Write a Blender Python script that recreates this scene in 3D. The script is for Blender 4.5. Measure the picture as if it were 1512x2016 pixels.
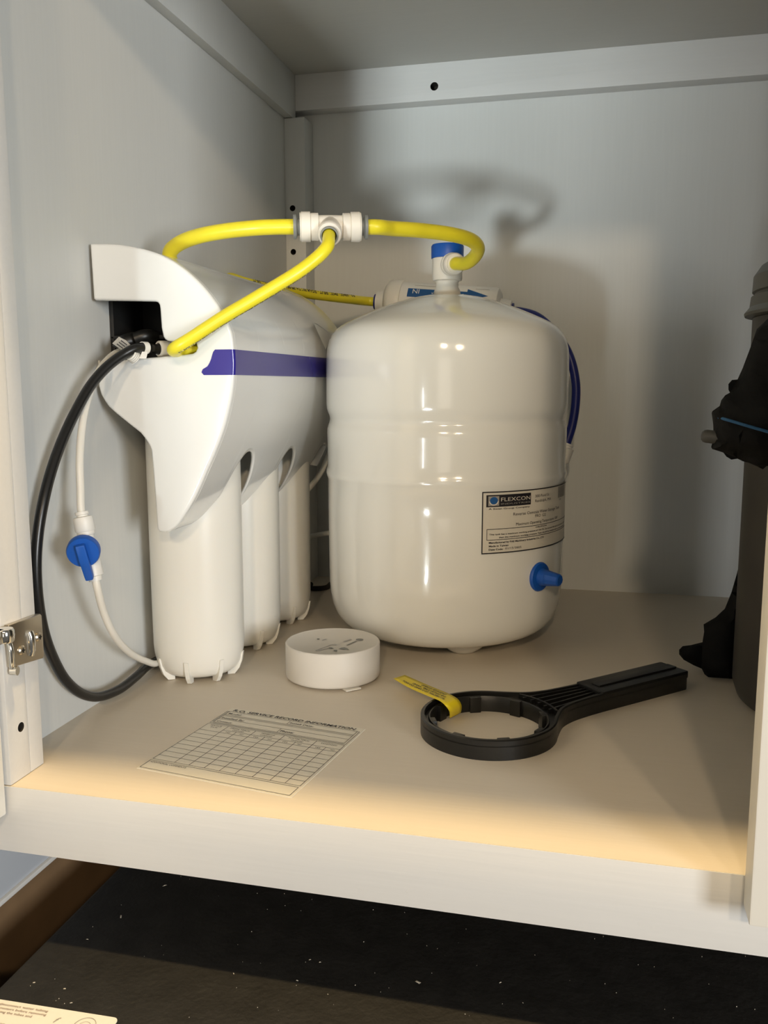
import bpy, bmesh, math, random
import numpy as np
from mathutils import Vector, Matrix

random.seed(7)
S = bpy.context.scene
COL = S.collection
for o in list(bpy.data.objects):
    bpy.data.objects.remove(o)

# ------------------------------------------------------------------ camera
FOC = 1736.3
YAW, PITCH, ROLL = (math.radians(a) for a in (13.670, 8.210, -0.0711))
CAM = np.array([0, 0, .24])
FW = np.array([-math.sin(YAW) * math.cos(PITCH), math.cos(YAW) * math.cos(PITCH), -math.sin(PITCH)])
_r = np.array([math.cos(YAW), math.sin(YAW), 0])
_u = np.cross(_r, FW)
RT = _r * math.cos(ROLL) + _u * math.sin(ROLL)
UP = -_r * math.sin(ROLL) + _u * math.cos(ROLL)
cd = bpy.data.cameras.new('camera')
cam = bpy.data.objects.new('camera', cd)
COL.objects.link(cam)
m = Matrix.Identity(4)
for i in range(3):
    m[i][0], m[i][1], m[i][2], m[i][3] = RT[i], UP[i], -FW[i], CAM[i]
cam.matrix_world = m
cd.sensor_fit = 'HORIZONTAL'
cd.sensor_width = 36
cd.lens = 36 * FOC / 1512
cd.clip_start = .01
S.camera = cam

# ------------------------------------------------------------------ world, lights, exposure
w = bpy.data.worlds.new('world')
S.world = w
w.use_nodes = True
bg = w.node_tree.nodes['Background']
bg.inputs[0].default_value = (.95, .88, .76, 1)
bg.inputs[1].default_value = .12


def light(name, kind, loc, to, power, color, size=.1, size_y=None, spot=None, blend=.4):
    d = bpy.data.lights.new(name, kind)
    d.energy = power
    d.color = color
    if kind == 'AREA':
        d.size = size
        if size_y:
            d.shape = 'RECTANGLE'
            d.size_y = size_y
        else:
            d.shape = 'DISK'
    else:
        d.shadow_soft_size = size
    if spot:
        d.spot_size = math.radians(spot)
        d.spot_blend = blend
    o = bpy.data.objects.new(name, d)
    COL.objects.link(o)
    o.location = loc
    o.rotation_euler = (Vector(to) - Vector(loc)).to_track_quat('-Z', 'Y').to_euler()
    return o


# cool window far behind the photographer, low on the left
light('window_light', 'SPOT', (-.70, -3.0, -.60), (-.23, 1.0, .56), 760, (.88, .97, .98), .27, spot=7.0, blend=1)
light('streak_light', 'AREA', (-.86, -3.0, -.10), (-.2, .7, .1), 4.5, (.92, .97, 1.0), .07, .62)  # added strip lamp, only for the upright highlight streak on the tank
# broad daylight from the room in front
light('room_light', 'AREA', (.40, -2.9, .1), (-.2, 1, .25), 5, (1.0, .90, .76), .8, 1.2)
# window on the right of the room, past the closed door
light('side_window', 'AREA', (1.6, -1.05, .30), (-.35, .6, .25), 34, (.96, .98, .98), .5, .6)
# warm ceiling cans
light('ceiling_can_near', 'AREA', (-.1, .408, 1.02), (-.1, .41, 0), 10.5, (1.0, .71, .34), .045)
light('ceiling_can_left', 'AREA', (.16, -1.5, 1.02), (-.2, .6, .1), 10, (1.0, .78, .52), .12)
light('ceiling_can_right', 'AREA', (.80, -1.6, 1.02), (-.1, .6, .1), 10, (1.0, .78, .52), .12)

vs = S.view_settings
vs.view_transform = 'Standard'
vs.look = 'None'
vs.exposure = 0.0
vs.gamma = 1
vs.use_curve_mapping = False


# ------------------------------------------------------------------ helpers
def ray(u, v):
    return FW + RT * (u - 756) / FOC - UP * (v - 1008) / FOC


def Y(u, v, y):
    "point seen at (u, v) of the 1512x2016 photograph on the plane at depth y"
    r = ray(u, v)
    return Vector(CAM + r * (y - CAM[1]) / r[1])


def Z(u, v, z=0.):
    r = ray(u, v)
    return Vector(CAM + r * (z - CAM[2]) / r[2])


def X(u, v, x):
    r = ray(u, v)
    return Vector(CAM + r * (x - CAM[0]) / r[0])


def mat(name, col, rough=.5, metal=0., coat=0., bump=0., bscale=200., var=0., vscale=30., spec=.5, sss=0.):
    m = bpy.data.materials.new(name)
    m.use_nodes = True
    n = m.node_tree.nodes
    l = m.node_tree.links
    b = n['Principled BSDF']
    b.inputs['Base Color'].default_value = (*col, 1)
    b.inputs['Roughness'].default_value = rough
    b.inputs['Metallic'].default_value = metal
    b.inputs['Coat Weight'].default_value = coat
    b.inputs['Coat Roughness'].default_value = .05
    b.inputs['Specular IOR Level'].default_value = spec
    if sss:
        b.inputs['Subsurface Weight'].default_value = sss
        b.inputs['Subsurface Radius'].default_value = (.01, .008, .006)
        b.inputs['Subsurface Scale'].default_value = .3
    tc = n.new('ShaderNodeTexCoord')
    if var:
        t = n.new('ShaderNodeTexNoise')
        t.inputs['Scale'].default_value = vscale
        t.inputs['Detail'].default_value = 5
        l.new(tc.outputs['Object'], t.inputs['Vector'])
        r = n.new('ShaderNodeValToRGB')
        r.color_ramp.elements[0].position = .3
        r.color_ramp.elements[1].position = .7
        r.color_ramp.elements[0].color = (*[c * (1 - var) for c in col], 1)
        r.color_ramp.elements[1].color = (*[min(1, c * (1 + var)) for c in col], 1)
        l.new(t.outputs['Fac'], r.inputs['Fac'])
        l.new(r.outputs['Color'], b.inputs['Base Color'])
    if bump:
        t = n.new('ShaderNodeTexNoise')
        t.inputs['Scale'].default_value = bscale
        t.inputs['Detail'].default_value = 4
        l.new(tc.outputs['Object'], t.inputs['Vector'])
        bn = n.new('ShaderNodeBump')
        bn.inputs['Strength'].default_value = bump
        bn.inputs['Distance'].default_value = .001
        l.new(t.outputs['Fac'], bn.inputs['Height'])
        l.new(bn.outputs['Normal'], b.inputs['Normal'])
    return m


def grain_mat(name, col, col2, rough, axis):
    "painted / laminated board with fine drawn-out grain"
    m = mat(name, col, rough)
    n = m.node_tree.nodes
    l = m.node_tree.links
    b = n['Principled BSDF']
    tc = n.new('ShaderNodeTexCoord')
    mp = n.new('ShaderNodeMapping')
    sc = [60, 60, 60]
    sc[axis] = 2.5
    mp.inputs['Scale'].default_value = sc
    t = n.new('ShaderNodeTexNoise')
    t.inputs['Scale'].default_value = 6
    t.inputs['Detail'].default_value = 6
    r = n.new('ShaderNodeValToRGB')
    r.color_ramp.elements[0].position = .35
    r.color_ramp.elements[1].position = .7
    r.color_ramp.elements[0].color = (*col2, 1)
    r.color_ramp.elements[1].color = (*col, 1)
    l.new(tc.outputs['Object'], mp.inputs['Vector'])
    l.new(mp.outputs['Vector'], t.inputs['Vector'])
    l.new(t.outputs['Fac'], r.inputs['Fac'])
    l.new(r.outputs['Color'], b.inputs['Base Color'])
    bn = n.new('ShaderNodeBump')
    bn.inputs['Strength'].default_value = .12
    bn.inputs['Distance'].default_value = .0006
    l.new(t.outputs['Fac'], bn.inputs['Height'])
    l.new(bn.outputs['Normal'], b.inputs['Normal'])
    return m


M = dict(
    wall=grain_mat('painted_board', (.65, .66, .645), (.635, .645, .63), .5, 2),
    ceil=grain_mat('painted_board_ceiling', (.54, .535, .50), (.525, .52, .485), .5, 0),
    trim=grain_mat('painted_trim', (.69, .69, .68), (.675, .675, .665), .42, 0),
    floor=grain_mat('cream_laminate', (.67, .605, .51), (.655, .59, .495), .5, 0),
    door=mat('door_paint', (.80, .78, .72), .4, bump=.1, bscale=90),
    shell=mat('glossy_white_plastic', (.80, .81, .80), .16, coat=.5),
    sump=mat('satin_white_plastic', (.80, .79, .74), .3, bump=.03, bscale=120, sss=.1),
    tank=mat('white_enamel', (.82, .82, .78), .13, coat=.4, bump=.05, bscale=260),
    ivory=mat('ivory_plastic', (.76, .72, .64), .42),
    white=mat('white_plastic', (.80, .79, .75), .42, var=.02),
    lower=mat('white_panel_cool_tint', (.47, .51, .57), .35),  # white panel with the cool light on it mixed into its colour
    alarm=mat('matte_white_plastic', (.66, .63, .58), .5),
    clearwhite=mat('milky_tube', (.80, .78, .72), .35, sss=.1),
    yellow=mat('yellow_tube', (.82, .71, .03), .33, sss=.05, var=.05, vscale=40),
    yelloww=mat('yellow_sticker', (.83, .65, .015), .4),
    black=mat('black_tube', (.012, .012, .012), .3),
    blackp=mat('black_plastic', (.006, .006, .0055), .38, bump=.1, bscale=300),
    blacks=mat('black_satin_plastic', (.010, .010, .010), .5),
    blue=mat('blue_plastic', (.005, .085, .42), .4),
    navy=mat('navy_tube', (.008, .016, .16), .4),
    stripe=mat('blue_sticker', (.03, .022, .26), .2, coat=.3),
    labelblue=mat('blue_print', (.01, .09, .28), .5),
    ink=mat('black_ink', (.012, .011, .016), .5),
    greyink=mat('grey_ink', (.33, .31, .28), .6),
    barink=mat('light_grey_ink', (.45, .43, .38), .6),
    palegrey=mat('pale_grey_ink', (.42, .41, .40), .6),
    brownink=mat('brown_ink', (.22, .13, .08), .6),
    paper=mat('paper', (.74, .70, .60), .6),
    paperw=mat('white_paper', (.80, .79, .75), .6),
    labelp=mat('label_film', (.70, .66, .57), .35),
    grey=mat('grey_collet', (.20, .21, .20), .45),
    steel=mat('nickel_steel', (.55, .50, .42), .32, metal=1),
    chrome=mat('chrome', (.8, .8, .78), .12, metal=1),
    canister=mat('dark_grey_plastic', (.05, .046, .04), .5, var=.1),
    lid=mat('grey_plastic_lid', (.10, .10, .088), .5),
    cloth=mat('black_nylon', (.0045, .0045, .0042), .75, bump=.3, bscale=500, spec=.2),
    bluethread=mat('blue_piping', (.02, .10, .22), .7, bump=.5, bscale=900),
    greyrub=mat('grey_rubber', (.05, .05, .046), .6),
    fridge=mat('black_pebbled_steel', (.0055, .0055, .0055), .65, bump=.5, bscale=260, var=.6, vscale=60),
    dust=mat('pale_dust', (.45, .42, .36), .9),
    hole=mat('hole_shade_and_cord', (.02, .015, .01), .9),  # near-black paints the depth shade inside drilled holes; also colours the cord
    brown=mat('brown_board', (.20, .125, .065), .6, var=.15, vscale=25),
    olive=mat('pale_cable', (.55, .53, .30), .4),
)


def put(name, me, mt=None, parent=None, smooth=True, angle=40):
    if mt:
        me.materials.append(mt)
    if smooth:
        for p in me.polygons:
            p.use_smooth = True
        me.set_sharp_from_angle(angle=math.radians(angle))
    o = bpy.data.objects.new(name, me)
    COL.objects.link(o)
    if parent:
        o.parent = parent
    return o


def obj(name, bm, mt, parent=None, smooth=True, angle=40):
    me = bpy.data.meshes.new(name)
    bmesh.ops.recalc_face_normals(bm, faces=bm.faces)
    bm.to_mesh(me)
    bm.free()
    return put(name, me, mt, parent, smooth, angle)


def raw(name, verts, faces, mt, parent=None, smooth=True, angle=40):
    me = bpy.data.meshes.new(name)
    me.from_pydata([tuple(v) for v in verts], [], faces)
    me.update()
    return put(name, me, mt, parent, smooth, angle)


def thing(name, label, cat, loc=(0, 0, 0), group=None):
    o = bpy.data.objects.new(name, None)
    o.empty_display_size = .02
    COL.objects.link(o)
    o.location = loc
    o['label'] = label
    o['category'] = cat
    if group:
        o['group'] = group
    return o


def tag(o, label, cat, group=None):
    o['label'] = label
    o['category'] = cat
    if group:
        o['group'] = group
    return o


def settle(root):
    "children were modelled in world coordinates: keep them there under a root that stands at its base"
    bpy.context.view_layer.update()
    inv = root.matrix_world.inverted()
    for c in root.children:
        c.matrix_parent_inverse = inv


def bx(bm, x0, x1, y0, y1, z0, z1, bev=0., seg=2):
    vs_ = [bm.verts.new(p) for p in ((x0, y0, z0), (x1, y0, z0), (x1, y1, z0), (x0, y1, z0),
                                     (x0, y0, z1), (x1, y0, z1), (x1, y1, z1), (x0, y1, z1))]
    fs = [bm.faces.new([vs_[i] for i in f]) for f in
          ((0, 3, 2, 1), (4, 5, 6, 7), (0, 1, 5, 4), (1, 2, 6, 5), (2, 3, 7, 6), (3, 0, 4, 7))]
    if bev:
        es = {e for f in fs for e in f.edges}
        bmesh.ops.bevel(bm, geom=list(es), offset=bev, segments=seg, affect='EDGES', profile=.6)
    return vs_


def frame_mat(origin, axis, ref=(0, 0, 1)):
    a = Vector(axis).normalized()
    r = Vector(ref)
    if abs(a.dot(r.normalized())) > .98:
        r = Vector((1, 0, 0))
    x = r.cross(a).normalized()
    y = a.cross(x)
    return Matrix(((x[0], y[0], a[0], origin[0]), (x[1], y[1], a[1], origin[1]), (x[2], y[2], a[2], origin[2]), (0, 0, 0, 1)))


def lathe(bm, prof, mtx=None, seg=48):
    "prof: (radius, height) along local z"
    mtx = mtx or Matrix.Identity(4)
    rings = []
    for r, h in prof:
        if r < 1e-6:
            rings.append([bm.verts.new(mtx @ Vector((0, 0, h)))])
        else:
            rings.append([bm.verts.new(mtx @ Vector((r * math.cos(2 * math.pi * i / seg), r * math.sin(2 * math.pi * i / seg), h)))
                          for i in range(seg)])
    for a, b in zip(rings, rings[1:]):
        if len(a) == 1 and len(b) == 1:
            continue
        for i in range(seg):
            j = (i + 1) % seg
            if len(a) == 1:
                bm.faces.new((a[0], b[j], b[i]))
            elif len(b) == 1:
                bm.faces.new((a[i], a[j], b[0]))
            else:
                bm.faces.new((a[i], a[j], b[j], b[i]))
    return rings


def catmull(pts, n=10):
    pts = [Vector(p) for p in pts]
    if len(pts) < 3:
        return [pts[0].lerp(pts[-1], i / n) for i in range(n + 1)]
    P = [pts[0] * 2 - pts[1]] + pts + [pts[-1] * 2 - pts[-2]]
    out = []
    for i in range(1, len(P) - 2):
        p0, p1, p2, p3 = P[i - 1:i + 3]
        t1 = max((p1 - p0).length, 1e-9) ** .5
        t2 = t1 + max((p2 - p1).length, 1e-9) ** .5
        t3 = t2 + max((p3 - p2).length, 1e-9) ** .5
        for k in range(n):
            t = t1 + (t2 - t1) * k / n
            a1 = p0 * ((t1 - t) / t1) + p1 * (t / t1)
            a2 = p1 * ((t2 - t) / (t2 - t1)) + p2 * ((t - t1) / (t2 - t1))
            a3 = p2 * ((t3 - t) / (t3 - t2)) + p3 * ((t - t2) / (t3 - t2))
            b1 = a1 * ((t2 - t) / t2) + a2 * (t / t2)
            b2 = a2 * ((t3 - t) / (t3 - t1)) + a3 * ((t - t1) / (t3 - t1))
            out.append(b1 * ((t2 - t) / (t2 - t1)) + b2 * ((t - t1) / (t2 - t1)))
    out.append(pts[-1])
    return out


def sweep(bm, path, rad, seg=20):
    n = len(path)
    T = [(path[min(i + 1, n - 1)] - path[max(i - 1, 0)]).normalized() for i in range(n)]
    ref = Vector((0, 0, 1)) if abs(T[0].z) < .9 else Vector((1, 0, 0))
    N = (ref - T[0] * ref.dot(T[0])).normalized()
    rings = []
    for i in range(n):
        N = (N - T[i] * N.dot(T[i])).normalized()
        B = T[i].cross(N)
        r = rad[i] if isinstance(rad, (list, tuple)) else rad
        rings.append([bm.verts.new(path[i] + (N * math.cos(a) + B * math.sin(a)) * r)
                      for a in (2 * math.pi * k / seg for k in range(seg))])
    for a, b in zip(rings, rings[1:]):
        for i in range(seg):
            j = (i + 1) % seg
            bm.faces.new((a[i], a[j], b[j], b[i]))
    bm.faces.new(rings[0][::-1])
    bm.faces.new(rings[-1])


def tube(name, pts, rad, mt, parent=None, n=10, seg=20):
    path = catmull(pts, n)
    bm = bmesh.new()
    sweep(bm, path, rad, seg)
    return obj(name, bm, mt, parent), path


def prism(bm, pts2, h0, h1, fn, bev=0., seg=3, both=False):
    "extrude a 2-D outline between h0 and h1; fn(a, b, h) -> point"
    a = [bm.verts.new(fn(p[0], p[1], h0)) for p in pts2]
    b = [bm.verts.new(fn(p[0], p[1], h1)) for p in pts2]
    n = len(a)
    f0 = bm.faces.new(a)
    f1 = bm.faces.new(b[::-1])
    for i in range(n):
        j = (i + 1) % n
        bm.faces.new((a[j], a[i], b[i], b[j]))
    bm.normal_update()
    if bev:
        es = list(f0.edges) + (list(f1.edges) if both else [])
        bmesh.ops.bevel(bm, geom=es, offset=bev, segments=seg, affect='EDGES', profile=.5, clamp_overlap=True)


def cut(o, cutters):
    "boolean difference, baked into the mesh"
    for bm in cutters:
        me = bpy.data.meshes.new('cutter')
        bmesh.ops.recalc_face_normals(bm, faces=bm.faces)
        bm.to_mesh(me)
        bm.free()
        c = bpy.data.objects.new('cutter', me)
        me.materials.append(M['hole'])
        COL.objects.link(c)
        md = o.modifiers.new('cut', 'BOOLEAN')
        md.object = c
        md.solver = 'EXACT'
        md.operation = 'DIFFERENCE'
        md.material_mode = 'TRANSFER'
        dg = bpy.context.evaluated_depsgraph_get()
        new = bpy.data.meshes.new_from_object(o.evaluated_get(dg))
        o.modifiers.clear()
        o.data = new
        bpy.data.objects.remove(c)


def apply_mods(o):
    dg = bpy.context.evaluated_depsgraph_get()
    new = bpy.data.meshes.new_from_object(o.evaluated_get(dg))
    o.modifiers.clear()
    o.data = new
    return o


class Print:
    "flat print: text, lines and areas collected in sheet coordinates, mapped onto a surface by fn(x, y)"

    def __init__(self, fn):
        self.fn = fn
        self.v = []
        self.f = []

    def _add(self, vs_, fs):
        k = len(self.v)
        self.v += [self.fn(x, y) for x, y in vs_]
        self.f += [[i + k for i in f] for f in fs]

    def text(self, s, x, y, h, width=None, align='LEFT', shear=0., flip=False, bold=0.):
        cu = bpy.data.curves.new('t', 'FONT')
        cu.body = s
        cu.size = 1
        cu.shear = shear
        cu.offset = bold
        cu.resolution_u = 2
        o = bpy.data.objects.new('t', cu)
        COL.objects.link(o)
        dg = bpy.context.evaluated_depsgraph_get()
        me = bpy.data.meshes.new_from_object(o.evaluated_get(dg))
        vs_ = [(v.co.x, v.co.y) for v in me.vertices]
        fs = [list(p.vertices) for p in me.polygons]
        bpy.data.objects.remove(o)
        bpy.data.meshes.remove(me)
        bpy.data.curves.remove(cu)
        if not vs_:
            return
        x0 = min(a for a, b in vs_)
        x1 = max(a for a, b in vs_)
        sy = h / .69
        sx = width / (x1 - x0) if width else sy
        off = {'LEFT': 0, 'CENTER': -(x1 - x0) / 2, 'RIGHT': -(x1 - x0)}[align]
        if flip:
            out = [(x + (x1 - a) * sx, y + h - b * sy) for a, b in vs_]
        else:
            out = [(x + (a - x0 + off) * sx, y + b * sy) for a, b in vs_]
        self._add(out, fs)

    def rect(self, x0, y0, x1, y1, n=1):
        vs_, fs = [], []
        for i in range(n + 1):
            t = x0 + (x1 - x0) * i / n
            vs_ += [(t, y0), (t, y1)]
        for i in range(n):
            fs.append([2 * i, 2 * i + 2, 2 * i + 3, 2 * i + 1])
        self._add(vs_, fs)

    def line(self, x0, y0, x1, y1, w_, n=1):
        if abs(x1 - x0) >= abs(y1 - y0):
            self.rect(x0, y0 - w_ / 2, x1, y0 + w_ / 2, n)
        else:
            self.rect(x0 - w_ / 2, y0, x0 + w_ / 2, y1, 1)

    def poly(self, pts):
        self._add(pts, [list(range(len(pts)))])

    def disc(self, cx, cy, r, ry=None, n=24):
        ry = ry or r
        self.poly([(cx + r * math.cos(2 * math.pi * i / n), cy + ry * math.sin(2 * math.pi * i / n)) for i in range(n)])

    def ring(self, cx, cy, r, w_, ry=None, a0=0, a1=360, n=30):
        ry = ry or r
        vs_, fs = [], []
        for i in range(n + 1):
            a = math.radians(a0 + (a1 - a0) * i / n)
            vs_ += [(cx + r * math.cos(a), cy + ry * math.sin(a)), (cx + (r - w_) * math.cos(a), cy + (ry - w_) * math.sin(a))]
        for i in range(n):
            fs.append([2 * i, 2 * i + 2, 2 * i + 3, 2 * i + 1])
        self._add(vs_, fs)

    def build(self, name, mt, parent):
        return raw(name, self.v, self.f, mt, parent, smooth=False)


def struct(o):
    o['kind'] = 'structure'
    return o


def sbox(name, mt, *a, bev=.0008):
    bm = bmesh.new()
    bx(bm, *a, bev=bev, seg=2)
    return struct(obj(name, bm, mt))


# ------------------------------------------------------------------ cabinet shell (the setting)
LW, BW, FR, TOP = -.3645, 1.045, .4367, .594     # left wall, back wall, front edge, ceiling
RW = .52
sbox('floor', M['floor'], LW - .018, RW, FR, BW, -.018, 0, bev=.0006)
wl = sbox('wall_left', M['wall'], LW - .018, LW, FR + .03, BW, 0, TOP, bev=0)
sbox('wall_back', M['wall'], LW - .018, RW + .018, BW, BW + .012, -.018, TOP, bev=0)
sbox('wall_right', M['wall'], RW, RW + .018, FR + .02, BW, -.018, TOP, bev=0)
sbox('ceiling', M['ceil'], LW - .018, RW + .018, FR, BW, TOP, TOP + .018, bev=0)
# face frame: bottom rail below the floor edge, left stile, top rail
sbox('trim_1', M['trim'], LW - .02, RW + .02, FR, FR + .019, -.042, -.0184, bev=.0008)
sbox('trim_2', M['trim'], LW - .02, RW + .02, FR - .0008, FR - .0002, -.042, 0, bev=.0002)
stile = sbox('trim_3', M['trim'], LW - .02, -.3385, FR, FR + .0195, 0.0002, TOP, bev=.0008)
sbox('trim_4', M['trim'], LW - .0, -.3387, FR + .0197, FR + .033, 0.0002, TOP, bev=.0006)
sbox('trim_5', M['trim'], -.3383, RW - .002, FR, FR + .019, TOP - .042, TOP, bev=.0008)
# battens under the ceiling and in the back corner
sbox('trim_6', M['wall'], LW, LW + .0105, FR + .034, BW - .021, TOP - .0495, TOP, bev=.0006)
brail = sbox('trim_7', M['trim'], LW, RW, BW - .0205, BW, TOP - .0395, TOP, bev=.0006)
post = sbox('trim_8', M['wall'], LW, -.3400, 1.0135, BW, 0, TOP - .0500, bev=.0006)


def hole_bm(c, axis, r, d):
    bm = bmesh.new()
    mt = frame_mat(Vector(c), axis)
    lathe(bm, [(0, -d), (r, -d), (r, .004), (0, .004)], mt, 20)
    return bm


cut(brail, [hole_bm(Y(855, 170, BW - .0205), (0, -1, 0), .0045, .014)])
cut(post, [hole_bm(Y(576, 410, 1.0135), (0, -1, 0), .0034, .014), hole_bm(Y(577.5, 496, 1.0135), (0, -1, 0), .0034, .014)])
hc = X(42, 1431, -.3385)
cut(stile, [hole_bm((-.3385, min(hc.y, FR + .0125), hc.z), (1, 0, 0), .0030, .012),
            hole_bm((-.3385, FR + .012, .455), (1, 0, 0), .0030, .012)])


# doors: left one stands open, right one is closed over its half of the opening
def door(name, *a, turn=0):
    bm = bmesh.new()
    bx(bm, *a, bev=.0012, seg=2)
    if turn:
        bmesh.ops.rotate(bm, verts=bm.verts[:], cent=(a[1], a[3], 0), matrix=Matrix.Rotation(math.radians(turn), 3, 'Z'))
    return struct(obj(name, bm, M['door']))


door('door_1', -.3605, -.3400, .012, .4330, -.0165, .588, turn=-6.3)
door('door_2', .0770, .4930, .4172, .4355, -.0152, .588)

# below the cabinet: left end panel, ledge, brown board and back wall of the appliance bay
sbox('wall_lower_left', M['lower'], LW - .02, LW, -.1, 1.06, -.087, -.0425, bev=0)
sbox('trim_9', M['trim'], LW - .02, LW + .0022, .1, 1.06, -.0905, -.0872, bev=.0004)
sbox('wall_lower_side', M['brown'], LW - .02, LW - .001, -.1, 1.06, -.45, -.0907, bev=0)
sbox('wall_lower_back', M['wall'], LW - .02, RW + .02, BW + .013, BW + .03, -.45, -.0185, bev=0)

# ------------------------------------------------------------------ refrigerator top
FZ = -.10
fr = thing('refrigerator', 'black dusty refrigerator top under the white cabinet', 'refrigerator', (.1, .6, -.45))
bm = bmesh.new()
bx(bm, -.3235, .50, .25, 1.0, -.45, FZ, bev=.004, seg=3)
obj('body', bm, M['fridge'], fr)
# instruction label
lo = Z(0, 1968, FZ + .0002)
lr = Z(235, 2005, FZ + .0002)
ex = (lr - lo).normalized()
ey = Vector((0, 0, 1)).cross(ex)
LWd = (lr - lo).length


def fl(x, y, e=.0006):
    p = lo + ex * x + ey * y
    return (p.x, p.y, FZ + e)


rr = .003
lab = [(-.06, 0)] + [(LWd - rr + rr * math.sin(a), -rr + rr * math.cos(a)) for a in np.linspace(0, math.pi / 2, 6)] + [(LWd, -.06), (-.06, -.06)]
bm = bmesh.new()
prism(bm, lab, .0, .0004, lambda a, b, h: fl(a, b, h))
lb = obj('instruction_label', bm, M['paperw'], fr, smooth=False)
pr = Print(lambda x, y: fl(x, y, .0007))
for i, (s, xe) in enumerate([('refrigerator for storage, disconnect water tubing', 104), ('from the connectors before removing', 106),
                             ('When reconnecting the tubes and', 83), ('the upper left hinge', 20)]):
    e = xe / 240 * LWd * 1.02
    pr.text(s, e, -.0042 - .00275 * i, .0016, len(s) * .00123, align='RIGHT')
pr.text('water connectors', .015, -.0178, .0016, align='RIGHT')
pr.build('printed_text', M['brownink'], lb)
pr = Print(lambda x, y: fl(x, y, .0007))
cxl = LWd * .79
pr.ring(cxl, -.0100, .0062, .0003, ry=.0068)
pr.ring(cxl, -.0105, .0036, .0002, ry=.0042)
pr.text('f', LWd * .54, -.0105, .004, shear=.4)
pr.build('printed_drawing', M['greyink'], lb)
settle(fr)
bm = bmesh.new()
for i in range(170):
    if i < 12:
        px = [(238, 1805), (324, 1744), (172, 1850), (67, 1935), (127, 1947), (140, 1975), (823, 1934), (985, 1935), (610, 1890), (630, 1895), (585, 1931), (460, 1917)][i]
        c = Z(*px, FZ)
        s = .0016 if i in (0, 1, 6) else .0007
    else:
        c = Vector((random.uniform(-.31, .12), random.uniform(.33, .56), FZ))
        s = random.uniform(.00012, .0003)
    a = random.uniform(0, 6.28)
    l_, w_ = s, s * random.uniform(.2, .6)
    q = []
    for sx, sy, hz in ((-1, -1, .0001), (1, -1, .0001), (1, 1, .0003), (-1, 1, .0002)):
        x, y = sx * l_, sy * w_
        q.append(bm.verts.new((c.x + x * math.cos(a) - y * math.sin(a), c.y + x * math.sin(a) + y * math.cos(a), FZ + hz)))
    t = bm.verts.new((c.x, c.y, FZ + .0006))
    for k in range(4):
        bm.faces.new((q[k], q[(k + 1) % 4], t))
d = obj('dust', bm, M['dust'], None, smooth=False)
tag(d, 'pale dust specks scattered on the black refrigerator top', 'dust')
d['kind'] = 'stuff'

# ------------------------------------------------------------------ storage tank
SC = .9944
AX = np.array([-.1391, .8173]) * SC
TS = lambda r, z: (r * SC, .24 + SC * (z - .24))
tank = thing('water_storage_tank', 'large round white pressure tank with maker label, standing in the middle', 'water tank', (AX[0], AX[1], 0))
prof = [(0, .0030), (.02, .0030), (.035, .0032), (.046, .0040), (.06, .0070), (.075, .0104), (.087, .0138), (.0945, .0175), (.100, .0225), (.1045, .0295), (.1075, .038), (.1092, .048),
        (.1099, .058), (.1102, .08), (.1103, .10), (.1105, .13), (.1105, .1545), (.1116, .1568), (.1121, .160), (.1116, .163), (.1107, .1652),
        (.1106, .175), (.1107, .190), (.1109, .1965), (.1107, .2005), (.1097, .2038), (.1086, .2068), (.1083, .2095), (.1088, .2120), (.1100, .2150), (.1110, .2185), (.1113, .223),
        (.1113, .24), (.1112, .255), (.1110, .264), (.1103, .272), (.1086, .2795), (.1055, .2855), (.1010, .2905), (.0952, .2945), (.087, .2985), (.078, .3025), (.0666, .3072), (.0554, .3115),
        (.045, .3148), (.0349, .3176), (.022, .3200), (.0108, .3214), (0, .3218)]
bm = bmesh.new()
lathe(bm, [TS(*p) for p in prof], Matrix.Translation((AX[0], AX[1], 0)), 128)
body = obj('tank_body', bm, M['tank'], tank, angle=80)
nub0 = Z(911, 1281)
a0 = math.atan2(nub0.y - AX[1], nub0.x - AX[0])
for k in range(3):
    a = a0 + k * 2 * math.pi / 3
    bm = bmesh.new()
    rn = .0470
    lathe(bm, [(0, .0), (.0095, .0), (.0115, .0006), (.0150, .0030), (.0200, .0068), (.0250, .0110), (.0290, .0150)], Matrix.Translation((AX[0] + rn * math.cos(a), AX[1] + rn * math.sin(a), 0)), 28)
    obj('foot', bm, M['tank'], tank)

# maker label on the tank
RL = .1105 * SC
A0 = math.radians(-64.6)


def onl(dr):
    def fn(x, y):
        a = A0 + x / 1000 / RL
        r = RL + dr
        return (AX[0] + r * math.cos(a), AX[1] + r * math.sin(a), .24 + SC * (.1008 + y / 1000 - .24))
    return fn


LH, LWm = 52.0, 127.
pr = Print(onl(.0004))
pr.rect(0, 0, LWm, LH, 40)
label = pr.build('maker_label', M['labelp'], tank)
label['label'] = 'cream printed label with black border'
pr = Print(onl(.0007))
for a in ((0, .45, LWm, .45), (0, LH - .45, LWm, LH - .45)):
    pr.line(*a, .95, 40)
pr.line(.45, 0, .45, LH, .95)
pr.line(LWm - .45, 0, LWm - .45, LH, .95)
pr.rect(3.6, 39.2, 47.2, 49.2, 12)
pr.line(4.3, 20.6, 122, 20.6, .45, 40)
pr.line(4.3, 11.6, 122, 11.6, .45, 40)
pr.line(4.5, 11.6, 4.5, 20.6, .45)
pr.line(122, 11.6, 122, 20.6, .45)
for i in range(14):
    pr.line(90.5 + i * 1.5, 40.5, 90.5 + i * 1.5, 50.5, (.5, .9, .4, .7)[i % 4])
pr.build('printed_border', M['ink'], label)
pr = Print(onl(.0008))
pr.text('A Swan Group Company', 5.6, 37.0, 1.25, 40.5, bold=.02)
pr.text('300 Pond St', 52.4, 44.6, 2.3, 19.5)
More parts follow.
